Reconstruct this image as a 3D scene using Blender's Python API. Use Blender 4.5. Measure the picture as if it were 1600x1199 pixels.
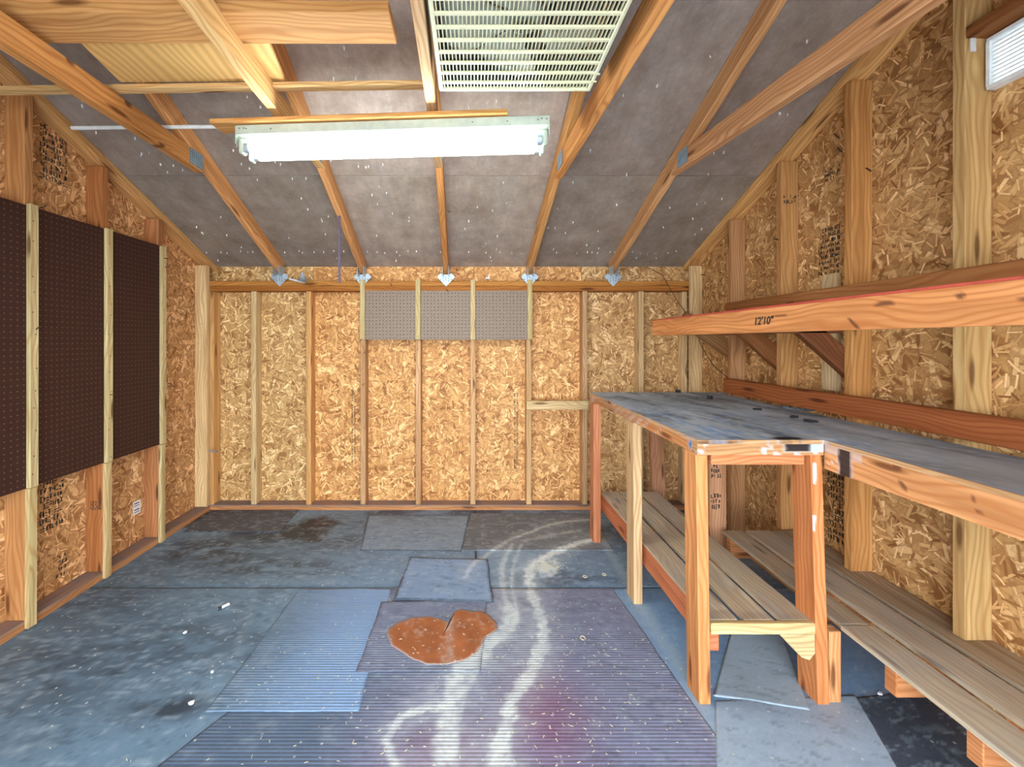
import bpy, bmesh, math, random
import numpy as np
from mathutils import Vector, Matrix
random.seed(7); rng = np.random.default_rng(7)
for o in list(bpy.data.objects): bpy.data.objects.remove(o, do_unlink=True)
S = bpy.context.scene
COL = S.collection
# ------------------------------------------------------------------ camera, sky, exposure
F, VX, VY, EYE = 660.0, 738.0, 533.0, 1.252
cam = bpy.data.cameras.new('camera'); cam.sensor_width = 36; cam.lens = F/1600*36
cam.shift_x = (800-VX)/1600; cam.shift_y = (VY-599.5)/1600; cam.clip_start = .02
co = bpy.data.objects.new('camera', cam); COL.objects.link(co)
co.location = (0, 0, EYE); co.rotation_euler = (math.pi/2, 0, 0); S.camera = co
w = bpy.data.worlds.new('sky'); S.world = w; w.use_nodes = True
bg = w.node_tree.nodes['Background']; bg.inputs[0].default_value = (.80, .90, 1.0, 1); bg.inputs[1].default_value = 9.0
S.view_settings.view_transform = 'Standard'; S.view_settings.look = 'None'
S.view_settings.gamma = 1; S.view_settings.use_curve_mapping = False
S.view_settings.exposure = 0.72
TUBE = 26.0
D = F/210.9          # front plane of the back wall studs
XL, XR = -1.94, 1.60 # inner planes of the side wall studs
YB = D+.089; YF = -.85; RIDGE = 1.24
SL = .42
def zr(y): return 1.818+SL*(YB-y) if y >= RIDGE else 1.818+SL*(YB-RIDGE)-SL*(RIDGE-y)
def P(px, py, Y): return Vector(((px-VX)*Y/F, Y, EYE+(VY-py)*Y/F))
def FP(px, py):
    Y = EYE*F/(py-VY); return ((px-VX)*Y/F, Y)
def lin(h):
    h = h.lstrip('#'); r = []
    for i in (0, 2, 4):
        c = int(h[i:i+2], 16)/255; r.append(c/12.92 if c <= .04045 else ((c+.055)/1.055)**2.4)
    return tuple(r)
# ------------------------------------------------------------------ node helpers
class NT:
    def __init__(s, name):
        s.m = bpy.data.materials.new(name); s.m.use_nodes = True; s.t = s.m.node_tree
        s.b = s.t.nodes['Principled BSDF']
    def n(s, ty, **k):
        x = s.t.nodes.new(ty)
        for a, v in k.items(): setattr(x, a, v)
        return x
    def l(s, a, b): s.t.links.new(a, b)
    def put(s, sock, v):
        if hasattr(v, 'links'): s.l(v, sock)
        else: sock.default_value = v
    def math(s, op, a, b=0, c=0):
        x = s.n('ShaderNodeMath', operation=op); s.put(x.inputs[0], a); s.put(x.inputs[1], b); s.put(x.inputs[2], c); return x.outputs[0]
    def vm(s, op, a, b=(0, 0, 0)):
        x = s.n('ShaderNodeVectorMath', operation=op); s.put(x.inputs[0], a)
        if op == 'SCALE': s.put(x.inputs['Scale'], b)
        else: s.put(x.inputs[1], b)
        return x.outputs['Value'] if op in ('LENGTH', 'DISTANCE', 'DOT_PRODUCT') else x.outputs[0]
    def mix(s, f, a, b, bt='MIX'):
        x = s.n('ShaderNodeMix', data_type='RGBA', blend_type=bt)
        for sk, v in ((x.inputs[0], f), (x.inputs[6], a), (x.inputs[7], b)):
            if hasattr(v, 'links'): s.l(v, sk)
            else: sk.default_value = v if not isinstance(v, tuple) else (*v[:3], 1)
        return x.outputs[2]
    def noise(s, vec, sc, det=3, rough=.5, dist=0):
        x = s.n('ShaderNodeTexNoise'); x.inputs['Scale'].default_value = sc; x.inputs['Detail'].default_value = det
        x.inputs['Roughness'].default_value = rough; x.inputs['Distortion'].default_value = dist; s.l(vec, x.inputs['Vector']); return x.outputs['Fac']
    def mr(s, v, a, b, c=0, d=1):
        x = s.n('ShaderNodeMapRange'); s.put(x.inputs[0], v)
        for i, q in enumerate((a, b, c, d)): x.inputs[i+1].default_value = q
        return x.outputs[0]
    def bump(s, h, st, dist=.01):
        x = s.n('ShaderNodeBump'); x.inputs['Strength'].default_value = st; x.inputs['Distance'].default_value = dist
        s.l(h, x.inputs['Height']); s.l(x.outputs[0], s.b.inputs['Normal'])
    def uvr(s, k=37.0):
        uv = s.n('ShaderNodeUVMap').outputs[0]; oi = s.n('ShaderNodeObjectInfo')
        c = s.n('ShaderNodeCombineXYZ'); s.l(s.math('MULTIPLY', oi.outputs['Random'], k), c.inputs[0]); s.l(s.math('MULTIPLY', oi.outputs['Random'], k*1.7), c.inputs[1])
        return s.vm('ADD', uv, c.outputs[0]), oi.outputs['Color']
def m_wood():
    t = NT('lumber'); v, oc = t.uvr()
    v1 = t.vm('MULTIPLY', v, (1.3, 24, 1)); n1 = t.noise(v1, 1.0, 5, .6)
    warp = t.noise(t.vm('MULTIPLY', v, (1.6, 5, 1)), 1.0, 2)
    sx = t.n('ShaderNodeSeparateXYZ'); t.l(v, sx.inputs[0])
    ph = t.math('ADD', t.math('MULTIPLY', sx.outputs[1], 330.0), t.math('MULTIPLY', warp, 62.0))
    ring = t.math('POWER', t.math('MULTIPLY_ADD', t.math('SINE', ph), .5, .5), 2.2)
    vo = t.n('ShaderNodeTexVoronoi', voronoi_dimensions='2D'); vo.inputs['Scale'].default_value = 1
    kv = t.vm('MULTIPLY', v, (2.3, 13, 1)); t.l(kv, vo.inputs['Vector'])
    kc = t.n('ShaderNodeSeparateColor'); t.l(vo.outputs['Color'], kc.inputs[0])
    kn = t.math('MULTIPLY', t.mr(vo.outputs['Distance'], .16, .07), t.math('GREATER_THAN', kc.outputs[0], .66))
    c = t.mix(t.mr(n1, .3, .7), (.66, .56, .46), (1.12, 1.12, 1.12))
    c = t.mix(t.math('MULTIPLY', ring, .52), c, (.56, .38, .24), 'MULTIPLY') if False else t.mix(t.math('MULTIPLY', ring, .70), c, (.66, .48, .34))
    c = t.mix(t.math('MULTIPLY', kn, .8), c, (.16, .08, .04))
    c = t.mix(1.0, c, oc, 'MULTIPLY')
    big = t.noise(t.vm('MULTIPLY', v, (3, 8, 1)), 1, 3)
    c = t.mix(t.mr(big, .35, .75, 0, .28), c, (.42, .36, .30), 'MULTIPLY')
    at = t.n('ShaderNodeAttribute', attribute_name='paint')
    am = t.n('ShaderNodeAttribute', attribute_name='paint_mask')
    c = t.mix(am.outputs['Fac'], c, at.outputs['Color'])
    t.l(c, t.b.inputs['Base Color']); t.b.inputs['Roughness'].default_value = .72; t.b.inputs['Specular IOR Level'].default_value = .25
    t.bump(n1, .25, .003); return t.m
def m_osb():
    t = NT('oriented_strand_board'); v, oc = t.uvr(11.3)
    base = t.mix(t.mr(t.noise(v, 30, 5, .7), .3, .7), (.60, .44, .27), (.98, .80, .54))
    c = base; hgt = None
    for i, (sc, L, W, off, al) in enumerate([(10, .050, .024, 4.3, .8), (11, .048, .020, 6.6, .8), (9, .046, .014, 3.1, .85), (10, .042, .011, 7.7, .9), (12, .036, .008, 1.9, .9), (14, .030, .007, 9.2, .9), (17, .028, .0045, 5.4, .95), (24, .020, .0030, 2.4, .95), (20, .024, .0036, 8.8, .95)]):
        vs = t.vm('ADD', v, (off, off*.7, 0))
        wn = t.n('ShaderNodeTexNoise'); wn.inputs['Scale'].default_value = 6; t.l(vs, wn.inputs['Vector'])
        vsc = t.vm('SCALE', vs, float(sc))
        vo = t.n('ShaderNodeTexVoronoi', voronoi_dimensions='2D'); vo.inputs['Scale'].default_value = 1; vo.inputs['Randomness'].default_value = 1
        t.l(vsc, vo.inputs['Vector'])
        d = t.vm('SUBTRACT', vsc, vo.outputs['Position'])
        cs = t.n('ShaderNodeSeparateColor'); t.l(vo.outputs['Color'], cs.inputs[0])
        r = t.n('ShaderNodeVectorRotate', rotation_type='Z_AXIS'); t.l(d, r.inputs['Vector']); t.l(t.math('MULTIPLY', cs.outputs[0], 6.283), r.inputs['Angle'])
        sx = t.n('ShaderNodeSeparateXYZ'); t.l(r.outputs[0], sx.inputs[0])
        ax = t.math('ABSOLUTE', sx.outputs[0]); ay = t.math('ABSOLUTE', t.math('MULTIPLY_ADD', t.math('SUBTRACT', wn.outputs['Fac'], .5), .08, sx.outputs[1]))
        m = t.math('MULTIPLY', t.mr(ax, L*sc, L*sc*.9), t.mr(ay, W*sc, W*sc*.7))
        edge = t.math('MULTIPLY', t.mr(ax, L*sc*1.15, L*sc), t.mr(ay, W*sc*1.5, W*sc))
        rp = t.n('ShaderNodeValToRGB'); t.l(cs.outputs[1], rp.inputs[0]); e = rp.color_ramp.elements
        e[0].position = 0; e[0].color = (.36, .20, .09, 1); e[1].position = 1; e[1].color = (1.6, 1.65, 1.55, 1)
        q = e.new(.25); q.color = (.74, .55, .36, 1); q = e.new(.55); q.color = (1.0, .84, .62, 1); q = e.new(.8); q.color = (1.2, 1.08, .86, 1)
        gr = t.noise(t.vm('MULTIPLY', r.outputs[0], (1.5, 22, 1)), 1, 2)
        col = t.mix(t.mr(gr, .3, .7, 0, .3), rp.outputs[0], (.7, .45, .2), 'MULTIPLY')
        c = t.mix(t.math('MULTIPLY', edge, .35), c, (.38, .22, .11))
        c = t.mix(t.math('MULTIPLY', m, al), c, col)
        hh = t.math('MULTIPLY', m, cs.outputs[2]); hgt = hh if hgt is None else t.math('MAXIMUM', hgt, hh)
    c = t.mix(t.mr(t.noise(v, 7, 4, .6), .35, .65, .45, 0), c, (.74, .66, .56), 'MULTIPLY')
    sp = t.noise(v, 130, 3, .7); c = t.mix(t.mr(sp, .62, .72, 0, .55), c, (.34, .19, .08))
    c = t.mix(1.0, c, oc, 'MULTIPLY')
    t.l(c, t.b.inputs['Base Color']); t.b.inputs['Roughness'].default_value = .6; t.b.inputs['Specular IOR Level'].default_value = .3
    t.bump(hgt, .3, .002); return t.m
def m_ply(name, c1, c2, c3):
    t = NT(name); v, oc = t.uvr()
    n = t.noise(v, 5, 8, .72); n2 = t.noise(t.vm('MULTIPLY', v, (3, 30, 1)), 1, 4, .6); n3 = t.noise(v, 42, 3, .7)
    c = t.mix(t.mr(n, .30, .70), c1, c2); c = t.mix(t.mr(n2, .45, .75, 0, .5), c, c3)
    c = t.mix(t.mr(n3, .55, .75, 0, .35), c, (.5, .47, .46), 'MIX')
    c = t.mix(1.0, c, oc, 'MULTIPLY'); t.l(c, t.b.inputs['Base Color']); t.b.inputs['Roughness'].default_value = .55; t.bump(n3, .1, .002); return t.m
def m_plyclean():
    t = NT('fir_plywood'); v, oc = t.uvr()
    wv = t.n('ShaderNodeTexWave', bands_direction='X'); wv.inputs['Scale'].default_value = 3.2; wv.inputs['Distortion'].default_value = 9; wv.inputs['Detail'].default_value = 1.5; wv.inputs['Detail Scale'].default_value = .5
    t.l(t.vm('MULTIPLY', v, (3.0, 1.2, 1)), wv.inputs['Vector'])
    c = t.mix(t.math('MULTIPLY', wv.outputs['Fac'], .6), (.80, .62, .38), (.52, .34, .16)); c = t.mix(1.0, c, oc, 'MULTIPLY')
    t.l(c, t.b.inputs['Base Color']); t.b.inputs['Roughness'].default_value = .7; return t.m
def m_peg(hole=(.03, .017, .012), nm='pegboard'):
    t = NT(nm); uv = t.n('ShaderNodeUVMap').outputs[0]; oc = t.n('ShaderNodeObjectInfo').outputs['Color']
    s = t.vm('FRACTION', t.vm('SCALE', uv, 1/.0254)); s = t.vm('SUBTRACT', s, (.5, .5, 0))
    h = t.mr(t.vm('LENGTH', s), .15, .12)
    n = t.noise(uv, 60, 4); c = t.mix(t.mr(n, .3, .7), (.85, .85, .85), (1.1, 1.1, 1.1)); c = t.mix(1.0, c, oc, 'MULTIPLY')
    c = t.mix(h, c, hole); t.l(c, t.b.inputs['Base Color']); t.b.inputs['Roughness'].default_value = .55; t.b.inputs['Specular IOR Level'].default_value = .25
    return t.m
def m_plain(name, c, rough=.5, metal=0, emit=None, st=0, var=.12):
    t = NT(name); tc = t.n('ShaderNodeTexCoord').outputs['Object']; n = t.noise(tc, 25, 4, .6)
    cc = t.mix(t.mr(n, .3, .7), tuple(x*(1-var) for x in c), tuple(min(1, x*(1+var)) for x in c)); t.l(cc, t.b.inputs['Base Color'])
    t.b.inputs['Roughness'].default_value = rough; t.b.inputs['Metallic'].default_value = metal
    if emit: t.b.inputs['Emission Color'].default_value = (*emit, 1); t.b.inputs['Emission Strength'].default_value = st
    return t.m
def m_floor(rib):
    t = NT('ribbed_floor_covering' if rib else 'worn_floor_covering'); uv = t.n('ShaderNodeUVMap').outputs[0]
    at = t.n('ShaderNodeAttribute', attribute_name='paint'); c = at.outputs['Color']
    n = t.noise(uv, 70, 5, .7); c = t.mix(t.mr(n, .3, .7, .0, .45), c, (.62, .66, .70), 'MULTIPLY')
    n2 = t.noise(t.vm('MULTIPLY', uv, (70, 25, 1)), 1, 4, .7); c = t.mix(t.mr(n2, .62, .78, 0, .18), c, (.60, .66, .72))
    vo = t.n('ShaderNodeTexVoronoi', voronoi_dimensions='2D'); vo.inputs['Scale'].default_value = 30; t.l(uv, vo.inputs['Vector'])
    cs = t.n('ShaderNodeSeparateColor'); t.l(vo.outputs['Color'], cs.inputs[0])
    sp = t.math('MULTIPLY', t.mr(vo.outputs['Distance'], .16, .08), t.math('GREATER_THAN', cs.outputs[0], .93)); c = t.mix(t.math('MULTIPLY', sp, .6), c, (.68, .72, .70))
    if rib:
        sx = t.n('ShaderNodeSeparateXYZ'); t.l(uv, sx.inputs[0])
        w_ = t.math('MULTIPLY_ADD', t.math('SINE', t.math('MULTIPLY', sx.outputs[1], 2*math.pi/.0125)), .5, .5)
        c = t.mix(t.math('MULTIPLY', w_, .38), c, (.10, .12, .17)); t.bump(w_, .5, .002)
    else: t.bump(n, .2, .002)
    t.l(c, t.b.inputs['Base Color']); t.b.inputs['Roughness'].default_value = .48; t.b.inputs['Specular IOR Level'].default_value = .45
    return t.m
WOOD, OSB, PEG = m_wood(), m_osb(), m_peg()
PLY = m_ply('roof_plywood', (.20, .155, .122), (.43, .36, .305), (.28, .19, .125))
PLYC = m_plyclean()
PEGD = m_peg((.13, .075, .05), 'dark_pegboard')
MFL, MRIB = m_floor(False), m_floor(True)
GALV = m_plain('galvanised_steel', (.46, .55, .62), .5, .45)
GUSS = m_plain('dull_zinc_plate', (.24, .33, .38), .5, .5, var=.35)
WHITE = m_plain('white_enamel', (.52, .58, .49), .4)
CREAM = m_plain('cream_plastic', (.78, .77, .52), .4, var=.08)
PVC = m_plain('white_pvc', (.75, .75, .73), .4)
PLA = m_plain('white_sticker', (.85, .85, .85), .5)
TUB = m_plain('lit_fluorescent_tube', (.95, .97, 1), .3, emit=(.88, .97, 1.0), st=TUBE, var=0)
NAIL = m_plain('rusty_nail', (.06, .04, .03), .5, .5)
TIP = m_plain('bright_nail_tip', (.85, .84, .80), .4)
INK = m_plain('black_ink', (.035, .028, .022), .8)
RED = m_plain('red_paint', (.52, .075, .045), .6, var=.2)
DARK = m_plain('dark_debris', (.02, .02, .025), .7)
PURP = m_plain('purple_grey_strap', (.09, .065, .11), .6)
CONC = m_plain('pale_bounce_concrete', (.55, .54, .50), .8)
SHAV = m_plain('pale_wood_shaving', (.72, .68, .48), .8)
SID = m_plain('outer_siding', (.55, .54, .50), .7)
# ------------------------------------------------------------------ object helpers
W = {}
def mid(b): return b
def reg(o, M, parent=None):
    COL.objects.link(o); W[o] = M
    if parent is not None: o.parent = parent; o.matrix_basis = W[parent].inverted() @ M
    else: o.matrix_basis = M
    return o
def tag(o, label=None, cat=None, group=None, kind=None):
    if label: o['label'] = label
    if cat: o['category'] = cat
    if group: o['group'] = group
    if kind: o['kind'] = kind
    return o
def thing(name, loc, label, cat, group=None):
    return tag(reg(bpy.data.objects.new(name, None), Matrix.Translation(Vector(loc))), label, cat, group)
def mk(name, verts, faces, mat, parent=None, M=None, uvs=None, color=None, smooth=False):
    me = bpy.data.meshes.new(name)
    if M is None:
        c = sum((Vector(v) for v in verts), Vector())/len(verts); M = Matrix.Translation(c); verts = [Vector(v)-c for v in verts]
    me.from_pydata([tuple(v) for v in verts], [], faces); me.materials.append(mat)
    ul = me.uv_layers.new(name='UVMap')
    if uvs is None:
        ext = [max(v[i] for v in verts)-min(v[i] for v in verts) for i in range(3)]
        if mat is OSB: ext = [0, 0, 0]
        for p in me.polygons:
            n = p.normal; a = max(range(3), key=lambda i: abs(n[i]))
            i, j = ((1, 2), (0, 2), (0, 1))[a]
            if ext[j] > ext[i]: i, j = j, i
            for li in p.loop_indices:
                v = me.vertices[me.loops[li].vertex_index].co; ul.data[li].uv = (v[i], v[j])
    else:
        for k, u in enumerate(uvs): ul.data[k].uv = u
    if smooth: me.shade_smooth()
    o = bpy.data.objects.new(name, me)
    if color: o.color = (*color, 1)
    return reg(o, M, parent)
BC = [(-1,-1,-1),(1,-1,-1),(1,1,-1),(-1,1,-1),(-1,-1,1),(1,-1,1),(1,1,1),(-1,1,1)]
BF = [(0,3,2,1),(4,5,6,7),(0,1,5,4),(2,3,7,6),(1,2,6,5),(3,0,4,7)]
def frame(p0, p1, up=(0, 0, 1)):
    p0, p1 = Vector(p0), Vector(p1); x = (p1-p0).normalized(); u = Vector(up)
    if abs(x.dot(u)) > .98: u = Vector((0, 1, 0))
    y = u.cross(x).normalized(); z = x.cross(y)
    M = Matrix((x, y, z)).transposed().to_4x4(); M.translation = (p0+p1)/2
    return M, (p1-p0).length
def beam(name, p0, p1, wd, ht, mat=WOOD, parent=None, color=(1, 1, 1), up=(0, 0, 1), bev=.0025, res=None, paint=None, shear=(0, 0)):
    """lumber: length along local x, wd along local y, ht along local z; shear slants the two ends"""
    M, L = frame(p0, p1, up); h = (L/2, wd/2, ht/2)
    if paint is None:
        bm = bmesh.new(); vs = [bm.verts.new((c[0]*h[0]+(shear[0] if c[0] < 0 else shear[1])*c[2], c[1]*h[1], c[2]*h[2])) for c in BC]
        for f in BF: bm.faces.new([vs[i] for i in f])
        if bev: bmesh.ops.bevel(bm, geom=bm.edges[:]+bm.verts[:], offset=min(bev, wd/6, ht/6), segments=1, affect='EDGES')
        bm.normal_update(); uv = bm.loops.layers.uv.new('UVMap')
        for f in bm.faces:
            n = f.normal; a = max(range(3), key=lambda i: abs(n[i]))
            for l in f.loops:
                c = l.vert.co; l[uv].uv = ((c.y*.6, c.z) if a == 0 else (c.x, c.z+.7) if a == 1 else (c.x, c.y+.13*(1 if n.z > 0 else 2)))
        me = bpy.data.meshes.new(name); bm.to_mesh(me); bm.free(); me.materials.append(mat)
    else:
        V, Q, U = [], [], []; base = 0
        for ax in range(3):
            i, j = [(1, 2), (2, 0), (0, 1)][ax]
            for s in (-1, 1):
                nu = max(1, int(round(2*h[i]/res))); nv = max(1, int(round(2*h[j]/res)))
                a = np.linspace(-h[i], h[i], nu+1); b = np.linspace(-h[j], h[j], nv+1); A, B = np.meshgrid(a, b, indexing='ij')
                X = np.zeros((A.size, 3)); X[:, i] = A.ravel(); X[:, j] = B.ravel(); X[:, ax] = s*h[ax]; V.append(X)
                idx = base+np.arange(A.size).reshape(A.shape)
                q = np.stack([idx[:-1, :-1], idx[1:, :-1], idx[1:, 1:], idx[:-1, 1:]], -1).reshape(-1, 4)
                Q.append(q if s > 0 else q[:, ::-1]); base += A.size
                U.append(np.stack([X[:, 1]*.6, X[:, 2]], 1) if ax == 0 else np.stack([X[:, 0], X[:, 2]+.7], 1) if ax == 1 else np.stack([X[:, 0], X[:, 1]+.2*s], 1))
        V = np.concatenate(V); Q = np.concatenate(Q); U = np.concatenate(U)
        R = np.array(M.to_3x3()); Wd = V@R.T+np.array(M.translation)
        me = npmesh(name, V, Q, U, paint(Wd[:, 0], Wd[:, 1], Wd[:, 2]), mat)
    o = bpy.data.objects.new(name, me); o.color = (*color, 1)
    return reg(o, M, parent)
def npmesh(name, V, Q, U, RGBA, mat):
    me = bpy.data.meshes.new(name); me.vertices.add(len(V)); me.vertices.foreach_set('co', V.astype(np.float32).ravel())
    me.loops.add(Q.size); me.loops.foreach_set('vertex_index', Q.astype(np.int32).ravel()); me.polygons.add(len(Q))
    me.polygons.foreach_set('loop_start', np.arange(0, Q.size, 4, dtype=np.int32)); me.polygons.foreach_set('loop_total', np.full(len(Q), 4, np.int32))
    ul = me.uv_layers.new(name='UVMap'); ul.data.foreach_set('uv', U[Q.ravel()].astype(np.float32).ravel())
    ca = me.color_attributes.new('paint', 'FLOAT_COLOR', 'POINT'); ca.data.foreach_set('color', RGBA.astype(np.float32).ravel())
    fa = me.attributes.new('paint_mask', 'FLOAT', 'POINT'); fa.data.foreach_set('value', RGBA[:, 3].astype(np.float32))
    me.update(); me.validate(); me.materials.append(mat); return me
def box(name, x0, x1, y0, y1, z0, z1, mat=WOOD, parent=None, color=(1, 1, 1), **k):
    dx, dy, dz = x1-x0, y1-y0, z1-z0; cx, cy, cz = (x0+x1)/2, (y0+y1)/2, (z0+z1)/2
    if dx >= dy and dx >= dz: return beam(name, (x0, cy, cz), (x1, cy, cz), dy, dz, mat, parent, color, **k)
    if dy >= dz: return beam(name, (cx, y0, cz), (cx, y1, cz), dx, dz, mat, parent, color, **k)
    return beam(name, (cx, cy, z0), (cx, cy, z1), dx, dy, mat, parent, color, up=(0, 1, 0), **k)
def prism(name, poly, d, mat, parent=None, color=(1, 1, 1)):
    """poly: world points of one face, d: extrusion vector"""
    n = len(poly); v = [Vector(p) for p in poly]+[Vector(p)+Vector(d) for p in poly]
    f = [tuple(range(n))[::-1], tuple(range(n, 2*n))]+[(i, (i+1) % n, (i+1) % n+n, i+n) for i in range(n)]
    o = mk(name, v, f, mat, parent, color=color)
    bm = bmesh.new(); bm.from_mesh(o.data); bmesh.ops.recalc_face_normals(bm, faces=bm.faces); bm.to_mesh(o.data); bm.free(); return o
def tube(name, pts, r, mat, parent=None, seg=10, caps=True):
    pts = [Vector(p) for p in pts]; V, Fc = [], []
    rr = r if isinstance(r, (list, tuple)) else [r]*len(pts); up = Vector((0, 0, 1))
    for i, p in enumerate(pts):
        t = (pts[min(i+1, len(pts)-1)]-pts[max(i-1, 0)]).normalized(); a = t.cross(up if abs(t.z) < .95 else Vector((1, 0, 0))).normalized(); b = t.cross(a)
        for k in range(seg):
            an = 2*math.pi*k/seg; V.append(p+(a*math.cos(an)+b*math.sin(an))*rr[i])
    for i in range(len(pts)-1):
        for k in range(seg): Fc.append((i*seg+k, i*seg+(k+1) % seg, (i+1)*seg+(k+1) % seg, (i+1)*seg+k))
    if caps: Fc.append(tuple(range(seg))); Fc.append(tuple(range((len(pts)-1)*seg, len(pts)*seg))[::-1])
    return mk(name, V, Fc, mat, parent, smooth=len(pts) > 2)
def boxes_mesh(name, bl, mat, parent=None, color=None):
    V, Fc = [], []
    for (c, h, R) in bl:
        b = len(V)
        for q in BC: V.append(Vector(c)+(R @ Vector((q[0]*h[0], q[1]*h[1], q[2]*h[2])) if R else Vector((q[0]*h[0], q[1]*h[1], q[2]*h[2]))))
        Fc += [tuple(b+i for i in f) for f in BF]
    return mk(name, V, Fc, mat, parent, color=color)
# ------------------------------------------------------------------ numpy noise for stains
TB = rng.random((256, 256))
def vn(x, y):
    xi, yi = np.floor(x).astype(int), np.floor(y).astype(int); fx, fy = x-xi, y-yi; fx = fx*fx*(3-2*fx); fy = fy*fy*(3-2*fy)
    g = lambda a, b: TB[a & 255, b & 255]
    return (g(xi, yi)*(1-fx)+g(xi+1, yi)*fx)*(1-fy)+(g(xi, yi+1)*(1-fx)+g(xi+1, yi+1)*fx)*fy
def fbm(x, y, s, o=5):
    r = 0; a = .5; t = 0
    for i in range(o): r = r+a*vn(x*s+i*17.3, y*s+i*9.1); t += a; a *= .55; s *= 2.03
    return r/t
def sst(a, b, x): t = np.clip((x-a)/(b-a), 0, 1); return t*t*(3-2*t)
def pdist(X, Y, pts):
    d = np.full(X.shape, 9.0)
    for (x0, y0), (x1, y1) in zip(pts[:-1], pts[1:]):
        dx, dy = x1-x0, y1-y0; t = np.clip(((X-x0)*dx+(Y-y0)*dy)/(dx*dx+dy*dy+1e-9), 0, 1)
        d = np.minimum(d, np.hypot(X-x0-t*dx, Y-y0-t*dy))
    return d
def spline(pts, n=6):
    out = []
    for i in range(len(pts)-1):
        p = [pts[max(i-1, 0)], pts[i], pts[i+1], pts[min(i+2, len(pts)-1)]]
        for k in range(n):
            t = k/n; out.append(tuple(.5*(2*p[1][a]+(p[2][a]-p[0][a])*t+(2*p[0][a]-5*p[1][a]+4*p[2][a]-p[3][a])*t*t+(3*p[1][a]-p[0][a]-3*p[2][a]+p[3][a])*t**3) for a in (0, 1)))
    return out+[pts[-1]]
TRAILS = [([(930,843),(885,856),(850,872),(829,888),(827,915),(840,950),(849,990),(836,1035),(814,1075),(797,1105),(787,1150),(778,1199),(772,1260)], .038, 1.0),
 ([(797,950),(796,978),(775,1000),(748,1022),(722,1050),(704,1092),(695,1140),(690,1199),(686,1260)], .052, .85),
 ([(775,1000),(752,1040),(728,1080),(712,1130),(708,1199)], .022, .5),
 ([(695,1107),(662,1109),(634,1118),(613,1140),(606,1165),(618,1199),(640,1240)], .022, .85),
 ([(800,852),(786,880),(785,915),(793,950)], .022, .55), ([(815,852),(803,880),(800,915),(806,950),(800,985)], .016, .4),
 ([(924,813),(872,818),(830,832),(796,845),(760,868),(738,885),(728,905)], .022, .5), ([(905,830),(860,838),(820,846)], .03, .35),
 ([(770,1165),(790,1175),(800,1199),(802,1240)], .02, .7)]
TRAILS = [(spline([FP(*q) for q in p]), w_, s_) for p, w_, s_ in TRAILS]
PILE = FP(853, 886)
EDGE = [FP(945, 850), FP(1010, 960), FP(1090, 1090), FP(1165, 1215)]
MAG = FP(862, 1105); MAG2 = FP(700, 1185)
BLOT = [(*FP(330, 862), .34, .16, .9), (*FP(480, 838), .45, .12, .8), (*FP(420, 885), .5, .10, .7), (*FP(640, 812), .35, .08, .9), (*FP(300, 1000), .5, .22, .35), (*FP(100, 1040), .35, .25, .45), (*FP(265, 1105), .12, .05, .9), (*FP(880, 905), .30, .10, .8), (*FP(910, 950), .2, .08, .5), (*FP(170, 930), .3, .2, .5)]
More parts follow.
